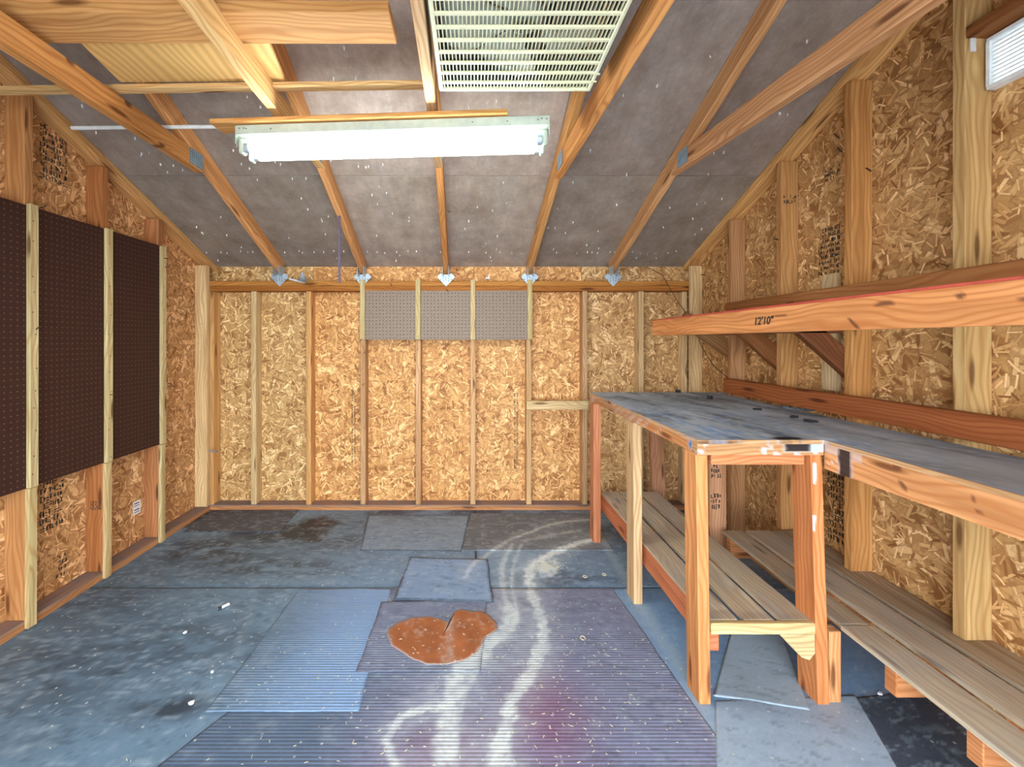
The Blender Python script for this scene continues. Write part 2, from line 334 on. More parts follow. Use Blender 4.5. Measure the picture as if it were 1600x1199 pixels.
def floor_paint(X, Y, base, lite=0, teal=0, mag=0, dust=0, dark=0):
    c = np.array(lin(base))[None, :]*np.ones((len(X), 1))
    n = fbm(X, Y, 2.2); n2 = fbm(X*1.0, Y*2.4+5, 6.0); n3 = fbm(X+9, Y+3, 28.0, 4)
    c = c*(.66+.42*n+.30*n2)[:, None]
    c = mixc(c, lin('#28323c'), sst(.60, .80, n2)*.30)
    for (bx, by, sx_, sy_, am) in BLOT:
        c = mixc(c, lin('#252e37'), np.clip(am*np.exp(-((X-bx)/sx_)**2-((Y-by)/sy_)**2)*sst(.30, .62, fbm(X*2+bx, Y*5, 5, 6))*1.3, 0, .8)*(1 if dark else .35))
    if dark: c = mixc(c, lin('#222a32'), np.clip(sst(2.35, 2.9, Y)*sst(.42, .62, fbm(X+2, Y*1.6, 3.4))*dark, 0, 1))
    px = VX+F*X/np.maximum(Y, .3); 
    sc = fbm(X*2.2+Y, Y*9+X*3, 9, 4); c = mixc(c, lin('#1f2c38'), sst(.60, .72, sc)*.35); c = mixc(c, lin('#b4c6d4'), sst(.62, .74, fbm(X*3-Y*2, Y*12, 8, 4))*.35)
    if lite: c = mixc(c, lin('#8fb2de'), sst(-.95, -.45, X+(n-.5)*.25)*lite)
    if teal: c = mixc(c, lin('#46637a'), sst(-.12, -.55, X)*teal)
    c = mixc(c, lin('#9db0bd'), sst(.58, .75, n3)*.30)
    if mag:
        c = mixc(c, lin('#8c3c64'), .75*mag*np.clip(np.exp(-((X-MAG[0]+.02)**2/.020+(Y-MAG[1]+.03)**2/.035)), 0, 1)*(.6+.6*n))
        c = mixc(c, lin('#7a4468'), mag*.6*np.clip(np.exp(-((X-MAG2[0])**2/.05+(Y-MAG2[1])**2/.02)), 0, 1))
    mint = lin('#f0f8f4'); wob = fbm(X, Y, 40, 3)
    for p, w_, s_ in TRAILS:
        d = pdist(X, Y, p); a = sst(w_*.95, w_*.2, d+(wob-.5)*w_*1.1)*s_*(.5+.75*fbm(X+3, Y, 26, 4))*(.80+.20*np.sin(d*1400/(1+w_*10)+fbm(X, Y, 5)*8)); c = mixc(c, mint, np.clip(a, 0, 1))
        c = mixc(c, mint, np.clip(sst(w_*4, 0, d)*.22*s_*n3*1.6, 0, 1))
    d = np.hypot(X-PILE[0], (Y-PILE[1])*.8); c = mixc(c, mint, sst(.10, .02, d+(wob-.5)*.12)*.8)
    d = pdist(X, Y, EDGE); c = mixc(c, lin('#a9bcc8'), sst(.05, .0, d+(wob-.5)*.04)*.5)
    if dust: c = mixc(c, lin('#a3b1b9'), dust*(.4+.6*n))
    c = np.clip(c, 0, 1)
    return np.concatenate([c, np.ones((len(X), 1))], 1)
def knotp(lst):
    def f(X, Y, Z):
        a = np.zeros(len(X))
        for (ky, kz, ry, rz, sh) in lst:
            a = np.maximum(a, sst(1.25, .75, np.hypot((Y-ky)/ry, (Z-kz-(Y-ky)*sh)/rz)+(fbm(Y, Z, 60, 3)-.5)*.4))
        return np.concatenate([np.tile(np.array(lin('#5a3020')), (len(X), 1)), a[:, None]*.8], 1)
    return f
def mixc(c, k, a): a = np.asarray(a)[:, None]; return c*(1-a)+np.array(k)[None, :]*a
def slab(name, quad, z, res, mat, base, parent=None, thick=.003, edge=0, **k):
    q = [np.array(p, float) for p in quad]
    L1 = max(np.linalg.norm(q[1]-q[0]), np.linalg.norm(q[2]-q[3])); L2 = max(np.linalg.norm(q[3]-q[0]), np.linalg.norm(q[2]-q[1]))
    nu, nv = max(2, int(L1/res)), max(2, int(L2/res)); a = np.linspace(0, 1, nu+1); b = np.linspace(0, 1, nv+1); A, B = np.meshgrid(a, b, indexing='ij'); A = A[..., None]; B = B[..., None]
    G = (q[0]*(1-A)*(1-B)+q[1]*A*(1-B)+q[2]*A*B+q[3]*(1-A)*B)
    # slightly irregular edges
    G = G+((fbm(G[..., 0], G[..., 1], 9, 3)-.5)*.012)[..., None]*np.array([1, 1]) if parent is None else G
    idx = np.arange(G.shape[0]*G.shape[1]).reshape(G.shape[:2])
    Q = np.stack([idx[:-1, :-1], idx[1:, :-1], idx[1:, 1:], idx[:-1, 1:]], -1).reshape(-1, 4)
    XY = G.reshape(-1, 2); V = np.concatenate([XY, np.full((len(XY), 1), z)], 1)
    rim = np.concatenate([idx[:, 0], idx[-1, 1:], idx[:-1, -1][::-1], idx[0, 1:-1][::-1]]); n0 = len(V)
    V = np.concatenate([V, V[rim]-np.array([0, 0, thick])]); m = len(rim)
    r = np.arange(m); Q = np.concatenate([Q, np.stack([rim, n0+r, n0+(r+1) % m, rim[(r+1) % m]], -1)])
    C = floor_paint(V[:, 0], V[:, 1], base, **k)
    if edge:
        ed = pdist(V[:, 0], V[:, 1], [tuple(p) for p in q]+[tuple(q[0])]); C[:, :3] = mixc(C[:, :3], lin('#1f242a'), edge*sst(.016, .003, ed+(fbm(V[:, 0], V[:, 1], 50)-.5)*.015))
    c0 = V[:len(XY)].mean(0)
    me = npmesh(name, V-c0, Q, V[:, :2].copy(), C, mat)
    o = bpy.data.objects.new(name, me); return reg(o, Matrix.Translation(Vector(c0)), parent)
# wood tints
YEL, ORG, PALE, PINK, BRN, TAN, GREENW = lin('#e8b878'), lin('#e09050'), lin('#ecd0a0'), lin('#e0a080'), lin('#a8683a'), lin('#d9b183'), lin('#dccb92')
def jit(c, a=.08): k = 1+random.uniform(-a, a); return tuple(x*k*(1+random.uniform(-.03, .03)) for x in c)
# ================================================================== SETTING
fl = box('floor', -2.06, 1.71, -.9, YB+.012, -.10, -.012, DARK, bev=0); tag(fl, kind='structure')
for q in (((-2.05, -.9), (1.70, -.9), (1.70, 2.143), (-2.05, 2.143)), ((-2.05, 2.149), (.02, 2.149), (.02, YB), (-2.05, YB)), ((.024, 2.149), (1.70, 2.149), (1.70, YB), (.024, YB))):
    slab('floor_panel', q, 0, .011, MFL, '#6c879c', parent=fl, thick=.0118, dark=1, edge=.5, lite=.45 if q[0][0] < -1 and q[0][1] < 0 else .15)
gr = box('ground', -9, 9, -12, -.9, -.16, -.10, CONC, bev=0); tag(gr, kind='structure')  # unseen ground outside, made pale to bounce daylight up to the ceiling
# ---- back wall
wb = box('wall_back', -2.07, 1.72, YB+.013, YB+.03, 0, 1.83, SID, bev=0); tag(wb, kind='structure')
for a, b, c in ((-2.05, -1.213, '#e6cca0'), (-1.211, .009, '#efc490'), (.011, .829, '#efc694'), (.831, 1.70, '#e4c8a0')):
    box('osb_sheet', a, b, YB, YB+.012, 0, 1.818, OSB, wb, lin(c), bev=.001)
for px, c in ((396, PALE), (482, YEL), (567, TAN), (653.5, TAN), (739, TAN), (826.5, TAN), (914, TAN), (1002, PALE)):
    x = (px-VX)/210.9; box('stud', x-.019, x+.019, D, YB-.001, .039, 1.621, WOOD, wb, jit(c))
box('stud', -1.955, -1.917, D, YB-.001, .039, 1.621, WOOD, wb, jit(YEL))
box('stud', 1.565, 1.603, D+.02, YB-.001, .039, 1.621, WOOD, wb, jit(PALE))
def dusttop(zt, rgb='#6b6f76', a=.85):
    def f(X, Y, Z):
        m = (Z > zt-.0005)*a*np.clip(.6+.8*(fbm(X, Y, 20)-.3), 0, 1); r = np.array(lin(rgb)); return np.concatenate([np.tile(r, (len(X), 1)), m[:, None]], 1)
    return f
box('bottom_plate', -1.94, 1.60, D-.004, YB-.001, 0, .038, WOOD, wb, lin('#cf9560'), res=.02, paint=dusttop(.038))
box('top_plate', -1.985, 1.62, D-.006, YB-.001, 1.622, 1.659, WOOD, wb, lin('#b87836'))
box('top_plate', -1.985, 1.62, D-.004, YB-.001, 1.66, 1.696, WOOD, wb, lin('#cc9048'))
box('cleat', (822-VX)/210.9, (919-VX)/210.9, D-.022, D-.001, .746, .811, WOOD, wb, jit(PALE))
# ---- side walls
def side_wall(name, X, sgn, ys, cols, extra_x):
    xo = X+sgn*.089
    poly = [(xo+sgn*.012, YF, 0), (xo+sgn*.012, YB+.03, 0), (xo+sgn*.012, YB+.03, zr(YB)), (xo+sgn*.012, RIDGE, zr(RIDGE)), (xo+sgn*.012, YF, zr(YF))]
    wl = prism(name, poly, (sgn*.018, 0, 0), SID); tag(wl, kind='structure')
    for a, b, c in extra_x:
        pts = [(a, 0), (b, 0), (b, zr(b))]+([(RIDGE, zr(RIDGE))] if a < RIDGE < b else [])+[(a, zr(a))]
        prism('osb_sheet', [(xo, y, z) for y, z in pts], (sgn*.011, 0, 0), OSB, wl, lin(c))
    xa, xb = sorted((X, xo-sgn*.001))
    for (y0, y1), c in zip(ys, cols):
        ztop = min(zr(y0), zr(y1))-.052
        box('stud', xa, xb, y0, y1, .039, ztop, WOOD, wl, c)
    box('bottom_plate', xa, xb, YF, D-.005, 0, .038, WOOD, wl, lin('#c9905c'), res=.02, paint=dusttop(.038))
    for (ya, yb) in ((RIDGE, YB), (YF, RIDGE)):
        L_ = math.hypot(yb-ya, zr(yb)-zr(ya)); nrm = Vector((0, zr(ya)-zr(yb), yb-ya)).normalized()
        if nrm.z < 0: nrm = -nrm
        off = nrm*-.0205
        beam('rake_plate', Vector(((xa+xb)/2, ya, zr(ya)))+off, Vector(((xa+xb)/2, yb, zr(yb)))+off, abs(xb-xa), .038, WOOD, wl, jit(YEL), up=nrm)
    return wl
ysL = [(2.608, 2.646), (2.215, 2.253), (1.829, 1.867), (1.42, 1.458), (1.01, 1.05), (.6, .638), (.2, .238), (3.085, 3.123)]
wl = side_wall('wall_left', XL, -1, ysL, [jit(c) for c in (lin('#c48858'), lin('#bb7a4a'), lin('#cc9860'), YEL, YEL, YEL, YEL, PALE)],
   [(YF, .78, '#e8c498'), (.782, 2.0, '#e4c096'), (2.002, YB, '#e4be96')])
ysR = [(2.61, 2.648), (2.186, 2.224), (1.781, 1.819), (1.371, 1.409), (.95, .988), (.55, .588), (.15, .188), (3.10, 3.128)]
wr = side_wall('wall_right', XR, 1, ysR, [jit(c, .03) for c in (lin('#cf9f70'), lin('#d2a066'), lin('#cf9c5e'), lin('#d6b47e'), YEL, YEL, YEL, PALE)],
   [(YF, 1.05, '#dec298'), (1.052, 1.80, '#dabd94'), (1.802, YB, '#dcbf96')])
# pale timber header over the vent
box('header', XR, XR+.088, .99, 1.37, 2.232, 2.27, WOOD, wr, lin('#a06a3c'))
box('scrap_board', XR+.068, XR+.087, 1.93, 2.02, 1.02, 1.565, WOOD, wr, lin('#f4e2b8'))
# ---- front wall with the open doorway behind the camera
wf = box('wall_front', -2.05, -1.45, YF-.03, YF, 0, 1.9, SID, bev=0); tag(wf, kind='structure')
box('wall_panel', 1.15, 1.70, YF-.03, YF, 0, 1.9, SID, wf, bev=0)
# ---- ceiling
NRM = Vector((0, SL, 1)).normalized(); NRF = Vector((0, -SL, 1)).normalized()
ce = prism('ceiling', [(-2.07, YB+.05, zr(YB)+.03-SL*.02), (-2.07, RIDGE, zr(RIDGE)+.03), (-2.07, YF-.1, zr(YF)+.03-SL*.1), (-2.07, YF-.1, zr(YF)+.045-SL*.1), (-2.07, RIDGE, zr(RIDGE)+.045), (-2.07, YB+.05, zr(YB)+.045-SL*.02)], (3.8, 0, 0), SID)
tag(ce, kind='structure')
def roof_sheet(x0, x1, ya, yb, c):
    up = NRM if (ya+yb)/2 > RIDGE else NRF
    a = Vector(((x0+x1)/2, ya, zr(ya)))+up*.0062; b = Vector(((x0+x1)/2, yb, zr(yb)))+up*.0062
    beam('plywood_sheet', a, b, abs(x1-x0)-.002, .0115, PLY, ce, c, up=up, bev=.001)
for x0, x1, c in ((-2.05, -.80, .92), (-.80, .44, 1.25), (.44, 1.70, .95)):  # middle sheets tinted lighter, painting in the fixture's light on the ceiling
    roof_sheet(x0, x1, 2.367, YB, (c, c, c)); roof_sheet(x0, x1, RIDGE+.004, 2.363, (c*1.04, c*1.02, c*1.04)); roof_sheet(x0, x1, YF, RIDGE-.004, (1, 1, 1))
tips = []
for i in range(150):
    x = random.choice([-1.80, -1.62, -1.24, -1.0, -.60, -.42, -.0, .16, .60, .85, 1.25, 1.45])+random.gauss(0, .05); y = random.uniform(1.5, 3.15)
    if min(abs(x-q) for q in (-1.42, -.81, -.19, .44, 1.05)) < .04: continue
    s_ = random.uniform(.0014, .0030); tips.append(((x, y, zr(y)-.004), (s_, s_, .007), Matrix.Rotation(random.random(), 3, 'Z') @ Matrix.Rotation(random.uniform(-.4, .4), 3, 'X')))
for i in range(44):
    x = -2.0+i*.085; tips.append(((x+random.gauss(0, .02), 3.04+random.gauss(0, .025), zr(3.04)-.004), (.0025, .0025, .006), None))
tag(boxes_mesh('nail_tips', tips, TIP, ce), kind='stuff')
# ================================================================== TRUSSES
names5 = ['Knotty roof truss whose foot stands nearest the left wall', 'Roof truss whose pale tie crosses above the left end of the light fixture',
 'Middle roof truss, narrow tie along the left edge of the fan grille', 'Orange-grained roof truss whose tie runs along the right edge of the fan grille', 'Roof truss whose foot stands nearest the right wall']
TX = [(-1.423, -1.398), (-.811, -.787), (-.194, -.170), (.425, .458), (1.040, 1.070)]
HB = [(.862, .862), (.898, .898), (.898, .898), (.856, .858), (.870, .800)]
TC = [lin('#eaae74'), lin('#ecb478'), lin('#e8a868'), lin('#ecb070'), lin('#e4b080')]
CC = [lin('#e0a260'), lin('#eec688'), lin('#e8c090'), lin('#eeac68'), lin('#e2ae7e')]
def tx(i, y): a, b = TX[i]; return a+(b-a)*(3.12-y)/1.0
for i in range(5):
    t = thing('roof_truss', (tx(i, D), D, 1.697), names5[i], 'roof truss', 'roof trusses under the plywood')
    off = NRM*-.046; ye = D+.04
    beam('rafter', Vector((tx(i, RIDGE), RIDGE, zr(RIDGE)))+off, Vector((tx(i, ye), ye, zr(ye)))+off, .038, .089, WOOD, t, jit(TC[i]), up=NRM)
    off = NRF*-.046
    beam('rafter', Vector((tx(i, YF+.05), YF+.05, zr(YF+.05)))+off, Vector((tx(i, RIDGE), RIDGE, zr(RIDGE)))+off, .038, .089, WOOD, t, jit(TC[i]), up=NRF)
    h0, h1 = HB[i]; yb, yf = 2.16, .30
    kn = [(1.431, 2.205, .018, .016, 0), (1.68, 2.197, .018, .015, 0), (1.87, 2.12, .02, .008, 0)] if i == 0 else None
    beam('collar_tie', (tx(i, yf), yf, EYE+h1+.0445+(h1-h0)*.5), (tx(i, yb), yb, EYE+h0+.0445), .0372, .089, WOOD, t, CC[i], shear=(0, -.07), res=.008, paint=knotp(kn) if kn else None)
    for s in (-1, 1):
        x = tx(i, 2.12)+s*.0202; g = box('gusset_plate', x-.001, x+.001, 2.06, 2.16, EYE+h0+.01, EYE+h0+.085, GUSS, t, bev=0)
        if s*(tx(i, 2)) < 0: 
            tt = [((x+s*.0015, 2.07+a*.014, EYE+h0+.02+b*.014), (.0008, .0022, .004), None) for a in range(7) for b in range(5)]
            tag(boxes_mesh('plate_teeth', tt, GALV, g), kind='stuff')
    xh = tx(i, D)
    hp = prism('hanger', [(xh-.066, D-.008, 1.725), (xh, D-.008, 1.655), (xh+.066, D-.008, 1.725), (xh+.040, D-.008, 1.752), (xh+.022, D-.008, 1.742), (xh-.022, D-.008, 1.742), (xh-.040, D-.008, 1.752)], (0, -.0025, 0), GALV, t)
    hs = [((xh+dx, D-.0115, 1.725-abs(dx)*.35+dz), (.003, .001, .003), None) for dx in (-.04, -.02, 0, .02, .04) for dz in (-.006, -.022)]
    tag(boxes_mesh('screw_heads', hs, NAIL, hp), kind='stuff')
    for s in (-1, 1): box('hanger_flange', xh+s*.021-.001, xh+s*.021+.001, D-.07, D+.02, 1.725, 1.80, GALV, t, bev=0)
# ================================================================== WORKBENCH
ZT = .912
def bench_paint(X, Y, Z):
    n = fbm(X*3, Y*.9, 5.0); n2 = fbm(X*5, Y*1.2+4, 9); n3 = fbm(X, Y, 60, 3)
    c = np.tile(np.array(lin('#a6b0ba')), (len(X), 1))*(.55+.85*n)[:, None]
    blue = sst(.5, .66, n2)*sst(1.45, 1.15, X)*.6*sst(2.6, 1.6, Y); c = mixc(c, lin('#4f86c4'), blue)
    c = mixc(c, lin('#4a525c'), sst(.50, .66, fbm(X*3+Y*.6, Y*.9+2, 4, 6))*.65)
    c = mixc(c, lin('#c8d4de'), sst(.6, .75, n3)*.5)
    c = mixc(c, lin('#8f8a84'), sst(1.25, 1.05, Y)*.45*(X > 1.2))
    # black spill and pale blue paint splash at the inside corner
    k = np.exp(-((X-1.10)**2/.0030+(Y-1.47)**2/.0012))+(fbm(X, Y, 30)-.5)*.5; c = mixc(c, lin('#11151c'), sst(.35, .55, k))
    k = np.exp(-((X-1.225)**2/.0010+(Y-1.46)**2/.0010))+(fbm(X+4, Y, 40)-.5)*.4; c = mixc(c, lin('#bcd4e4'), sst(.35, .5, k))
    a = (Z > ZT-.001)*1.0
    # plywood edges keep wood with chips of paint
    a = np.where((Z > ZT-.001) & (X > np.where(Y < 1.447, 1.2065, .7735)) & ((Y > 1.4495) | (X > 1.2065)), 1.0, sst(.5, .6, n3)*.35*sst(1.2, 1.4, Y))
    c = mixc(c, lin('#a9adb4'), .35*sst(1.5, 1.2, Y))
    return np.concatenate([np.clip(c, 0, 1), a[:, None]], 1)
def apron_paint(X, Y, Z):
    n3 = fbm(X*1, Z*2+Y, 45, 3); c = np.tile(np.array(lin('#d8e0e4')), (len(X), 1)); a = sst(.58, .66, n3)*.8*sst(.45, .55, fbm(X+Y, Z, 6))*sst(1.30, 1.42, Y+.3*(X < 1.1)*0)*(1-.6*sst(1.6, 1.8, Y))
    blk = sst(.055, .04, np.abs(X-1.115)+(fbm(X, Z, 30)-.5)*.03)*(Y < 1.49)*(Z > .872); c = mixc(c, lin('#10161f'), blk); a = np.maximum(a*(1-blk), blk*.95)
    pb = sst(.03, .018, np.abs(X-1.185))*(Y < 1.49)*(Z > .868); c = mixc(c, lin('#b9d0de'), pb); a = np.maximum(a, pb*.9)
    b2 = sst(.030, .020, np.abs(Y-1.372)+(fbm(Y, Z, 30)-.5)*.014)*(X > 1.19); c = mixc(c, lin('#141a24'), b2); a = np.maximum(a*(1-b2), b2*.93)
    kk = knotp([(1.203, .893, .012, .010, 0), (1.188, .846, .012, .009, .6), (1.02, .87, .007, .005, 0), (1.01, .845, .006, .005, 0)])(X, Y, Z); ka = kk[:, 3]*(X > 1.2); c = mixc(c, lin('#6a3c28'), ((X > 1.2) & (Y < 1.30))*1.0); a = np.maximum(a*(Y > 1.31), ka)
    bl = sst(.02, .012, np.hypot(Y-1.50, (Z-.885)))*(X < .80); c = mixc(c, lin('#2f74b4'), bl); a = np.maximum(a, bl*.9)
    return np.concatenate([c, a[:, None]], 1)
wk = thing('workbench', (1.2, 1.9, 0), 'L-shaped timber workbench with grey-blue paint-stained top and slatted lower shelf along the right wall', 'workbench')
box('tabletop', .772, 1.599, 1.448, 2.80, ZT-.014, ZT, WOOD, wk, TAN, res=.011, paint=bench_paint)
box('tabletop', 1.205, 1.599, .10, 1.446, ZT-.014, ZT, WOOD, wk, TAN, res=.012, paint=bench_paint)
box('tabletop_end', 1.60, 1.685, 2.665, 2.80, ZT-.014, ZT, WOOD, wk, TAN, res=.02, paint=bench_paint)
box('apron', .775, .812, 1.995, 2.798, ZT-.052, ZT-.0145, WOOD, wk, lin('#d8a478'), res=.012, paint=apron_paint)
box('apron', .775, .812, 1.488, 1.992, ZT-.052, ZT-.0145, WOOD, wk, lin('#e0a068'), res=.012, paint=apron_paint)
box('apron', .772, 1.206, 1.450, 1.487, ZT-.052, ZT-.0145, WOOD, wk, lin('#cfa070'), res=.008, paint=apron_paint)
box('apron', .83, 1.155, 1.468, 1.505, ZT-.091, ZT-.0525, WOOD, wk, lin('#dc9060'))
box('apron', 1.210, 1.247, .10, 1.452, ZT-.099, ZT-.0145, WOOD, wk, lin('#e8a870'), res=.008, paint=apron_paint)
box('joist', .83, 1.599, 2.10, 2.138, ZT-.075, ZT-.0145, WOOD, wk, lin('#e0cfa0'))
box('joist', .83, 1.599, 2.74, 2.778, ZT-.075, ZT-.0145, WOOD, wk, lin('#c0906a'))
def leg(p0, p1, c, wx=.040, wy=.086, fn=None): 
    return beam('leg', p0, p1, wx, wy, WOOD, wk, c, up=(0, 1, 0))
leg((.801, 1.495, 0), (.789, 1.495, ZT-.052), lin('#e8a468'))
leg((.788, 2.050, 0), (.772+.012, 2.050, ZT-.052), lin('#e2c294'), .042, .09)
leg((.773, 2.655, 0), (.763+.010, 2.650, ZT-.052), lin('#d69068'), .046, .08)
def white_drip(X, Y, Z):
    a = sst(.005, .003, np.abs(X-1.173-.01*(Z-.5)))*(Y < 1.47)*(((Z > .76) & (Z < .83)) | ((Z > .60) & (Z < .655)))*1.0
    return np.concatenate([np.tile(np.array((.85, .86, .85)), (len(X), 1)), a[:, None]], 1)
beam('leg', (1.207, 1.495, 0), (1.180, 1.495, ZT-.052), .040, .088, WOOD, wk, lin('#e2965e'), up=(0, 1, 0), res=.006, paint=white_drip)
leg((1.255, 1.48, 0), (1.255, 1.48, .246), lin('#e8aa72'), .042, .04)
leg((1.292, 2.235, 0), (1.288, 2.235, ZT-.015), lin('#d8a680'), .088, .038)
leg((1.235, 2.79, 0), (1.215, 2.81, ZT-.075), lin('#c0906e'), .088, .03)
leg((1.28, .16, 0), (1.28, .16, ZT-.1), lin('#d99a66'))
ZS = .281
DUST = lambda X, Y, Z: np.concatenate([np.tile(np.array(lin('#a09a94')), (len(X), 1)), (np.clip((Z > ZS-.002)*(.30+.9*(fbm(X*3, Y, 7)-.3)), 0, .9))[:, None]], 1)
for x0, x1, c in ((.828, .928, '#e0d0b0'), (.951, 1.054, '#dccbaa'), (1.077, 1.185, '#dac8a6')):
    beam('shelf_slat', ((x0+x1)/2-.004, 1.473, ZS-.007), ((x0+x1)/2+random.uniform(-.004, .006), 2.72, ZS-.007), x1-x0, .014, WOOD, wk, lin(c), res=.014, paint=DUST)
box('shelf_nosing', .822, 1.184, 1.452, 1.472, ZS-.040, ZS-.001, WOOD, wk, lin('#e4cf98'))
box('shelf_rail', .8255, .862, 1.474, 2.72, ZS-.112, ZS-.0145, WOOD, wk, lin('#d88860'))
prism('shelf_rail', [(1.060, 1.456, ZS-.042), (1.182, 1.456, ZS-.042), (1.182, 1.456, ZS-.105), (1.162, 1.456, ZS-.130), (1.135, 1.456, ZS-.120)], (0, .038, 0), WOOD, wk, lin('#dccb98'))
# right run of the shelf, notched round the studs
YS0 = .15
for x0, x1, c in ((1.245, 1.358, '#e0d4b8'), (1.390, 1.510, '#dccdb0')):
    beam('shelf_slat', ((x0+x1)/2, YS0, ZS-.007), ((x0+x1)/2+.012, 2.165 if x0 > 1.3 else 1.44, ZS-.007), x1-x0, .014, WOOD, wk, lin(c), res=.014, paint=DUST)
beam('shelf_slat', (1.312, 1.45, ZS-.007), (1.33, 2.165, ZS-.007), .095, .014, WOOD, wk, lin('#c9b695'), res=.014, paint=DUST)
ol = [(1.543, YS0)]
for y0, y1 in sorted(ysR):
    if y1 < YS0 or y0 > 2.165: continue
    ol += [(1.684, y0-.003), (1.596, y0-.003), (1.596, y1+.003), (1.684, y1+.003)] if y0 > YS0+.01 else [(1.596, YS0), (1.596, y1+.003), (1.684, y1+.003)]
ol += [(1.596, 2.165), (1.543, 2.165)] if ol[-1][1] > 2.165 else [(1.684, 2.165), (1.543, 2.165)]
prism('shelf_slat', [(x, y, ZS-.014) for x, y in ol][::-1], (0, 0, .014), WOOD, wk, lin('#b3a58f'))
for y in (1.28, 1.062, .5, 1.62, 2.10): box('shelf_bearer', 1.285, 1.599, y, y+.038, ZS-.112, ZS-.0145, WOOD, wk, lin('#d89460'))
for y in (.5,): box('shelf_post', 1.30, 1.338, y+.039, y+.077, 0, ZS-.0145, WOOD, wk, lin('#c08858'))
# backsplash
bs = thing('backsplash_board', (1.58, 1.4, .935), 'long reddish-brown board on edge fixed behind the workbench top along the right wall', 'board')
beam('board', (1.580, .10, .985), (1.580, 2.63, .977), .036, .087, WOOD, bs, lin('#b06a3e'))
# debris on the bench
for k, (px, py, s_, lb) in enumerate(((1060, 611.5, 1.1, 'farthest back, at the rear edge of the workbench top'), (1110, 624, .9, 'small upright one behind the centre of the workbench top'), (1184, 641, 1.1, 'middle one, halfway along the workbench top'), (1240, 653, 1.2, 'flat one left of the bird-shaped scrap on the workbench top'), (1268, 660, 1.6, 'largest bird-shaped one, nearest the backsplash board'))):
    Y = (EYE-ZT)*F/(py-VY); x = (px-VX)*Y/F
    if k == 0: Y = 2.78; x = (px-VX)*Y/F
    n = 7; top = [(x+math.cos(a)*.013*s_*random.uniform(.4, 1.5), Y+math.sin(a)*.016*s_*random.uniform(.4, 1.4), ZT+.001) for a in [2*math.pi*j/n for j in range(n)]]
    o = prism('dark_scrap', top, (0, 0, .008 if k > 1 else .018), DARK); tag(o, 'black scrap of rubber: '+lb, 'scrap', 'black scraps on the workbench')
cr = []
for j in range(26):
    u = j/25; cr.append((P(1222+u*45, 635+u*5+random.uniform(-1, 1), (EYE-ZT-.008)*F/(636+u*5-VY)), (random.uniform(.006, .014), random.uniform(.006, .016), .002), Matrix.Rotation(random.uniform(0, 3), 3, 'Z') @ Matrix.Rotation(random.uniform(-.3, .3), 3, 'X')))
o = boxes_mesh('torn_paper', [((c[0], c[1], ZT+.006+random.uniform(0, .003)), h, R) for c, h, R in cr], m_plain('dusty_grey_paper', (.16, .16, .17), .8, var=.5)); tag(o, 'crumpled dusty strip of torn paper at the foot of the backsplash', 'paper')
# ================================================================== UPPER SHELF
sh = thing('wall_shelf', (1.35, 1.5, 1.28), 'open timber wall shelf frame with red-topped front board above the workbench', 'wall shelf')
fb = beam('front_board', (1.063, .05, 1.3265), (1.086, 2.50, 1.3265), .038, .087, WOOD, sh, lin('#eaa468'), res=.006, paint=knotp([(.911, 1.350, .010, .007, 0), (1.081, 1.347, .030, .006, 0), (1.168, 1.300, .020, .007, .8), (1.45, 1.34, .03, .004, 0), (.80, 1.33, .02, .004, 0)]))
beam('red_edge', (1.062, .05, 1.3735), (1.085, 2.50, 1.3735), .042, .007, RED, sh); sh.children[-1]['label'] = 'red painted top edge'
beam('ledger', (1.580, .05, 1.441), (1.580, 2.61, 1.441), .037, .089, WOOD, sh, lin('#ae7645'))
for y, za, c in ((2.668, .10, '#a0784e'), (2.244, .0, '#8c5c36'), (1.839, .0, '#7c4e30')):
    c = lin(c); sl = .70 if y > 2.5 else .89
    yy = y if y < 2.5 else 2.47
    box('arm', 1.10, 1.598, yy-.018 if y > 2.5 else y-.018, (yy if y > 2.5 else y)+.018, 1.285, 1.370, WOOD, sh, c)
    d = Vector((-1, 0, sl)).normalized(); nn = Vector((sl, 0, 1)).normalized()
    p = Vector((1.594, y, 1.16 if y > 2.5 else 1.119))+nn*.0445; q = p+d*.36; p = p-d*.05
    beam('brace', p, q, .036, .087, WOOD, sh, c, up=nn)
# writing 12'10"
def text(s, size, M, mat, parent, name='lettering'):
    cu = bpy.data.curves.new(name, 'FONT'); cu.body = s; cu.size = size; cu.extrude = .0003; cu.shear = .15; cu.resolution_u = 3; cu.offset = .0006
    tmp = bpy.data.objects.new(name, cu); COL.objects.link(tmp); dg = bpy.context.evaluated_depsgraph_get(); me = bpy.data.meshes.new_from_object(tmp.evaluated_get(dg)); bpy.data.objects.remove(tmp)
    me.materials.clear(); me.materials.append(mat); o = bpy.data.objects.new(name, me); return reg(o, M, parent)
yt = 1.585
Mt = Matrix(((0, 0, -1, 1.0762-.0205), (-1, 0, 0, yt), (0, 1, 0, 1.312), (0, 0, 0, 1)))
text("12'10\"", .040, Mt, INK, sh)
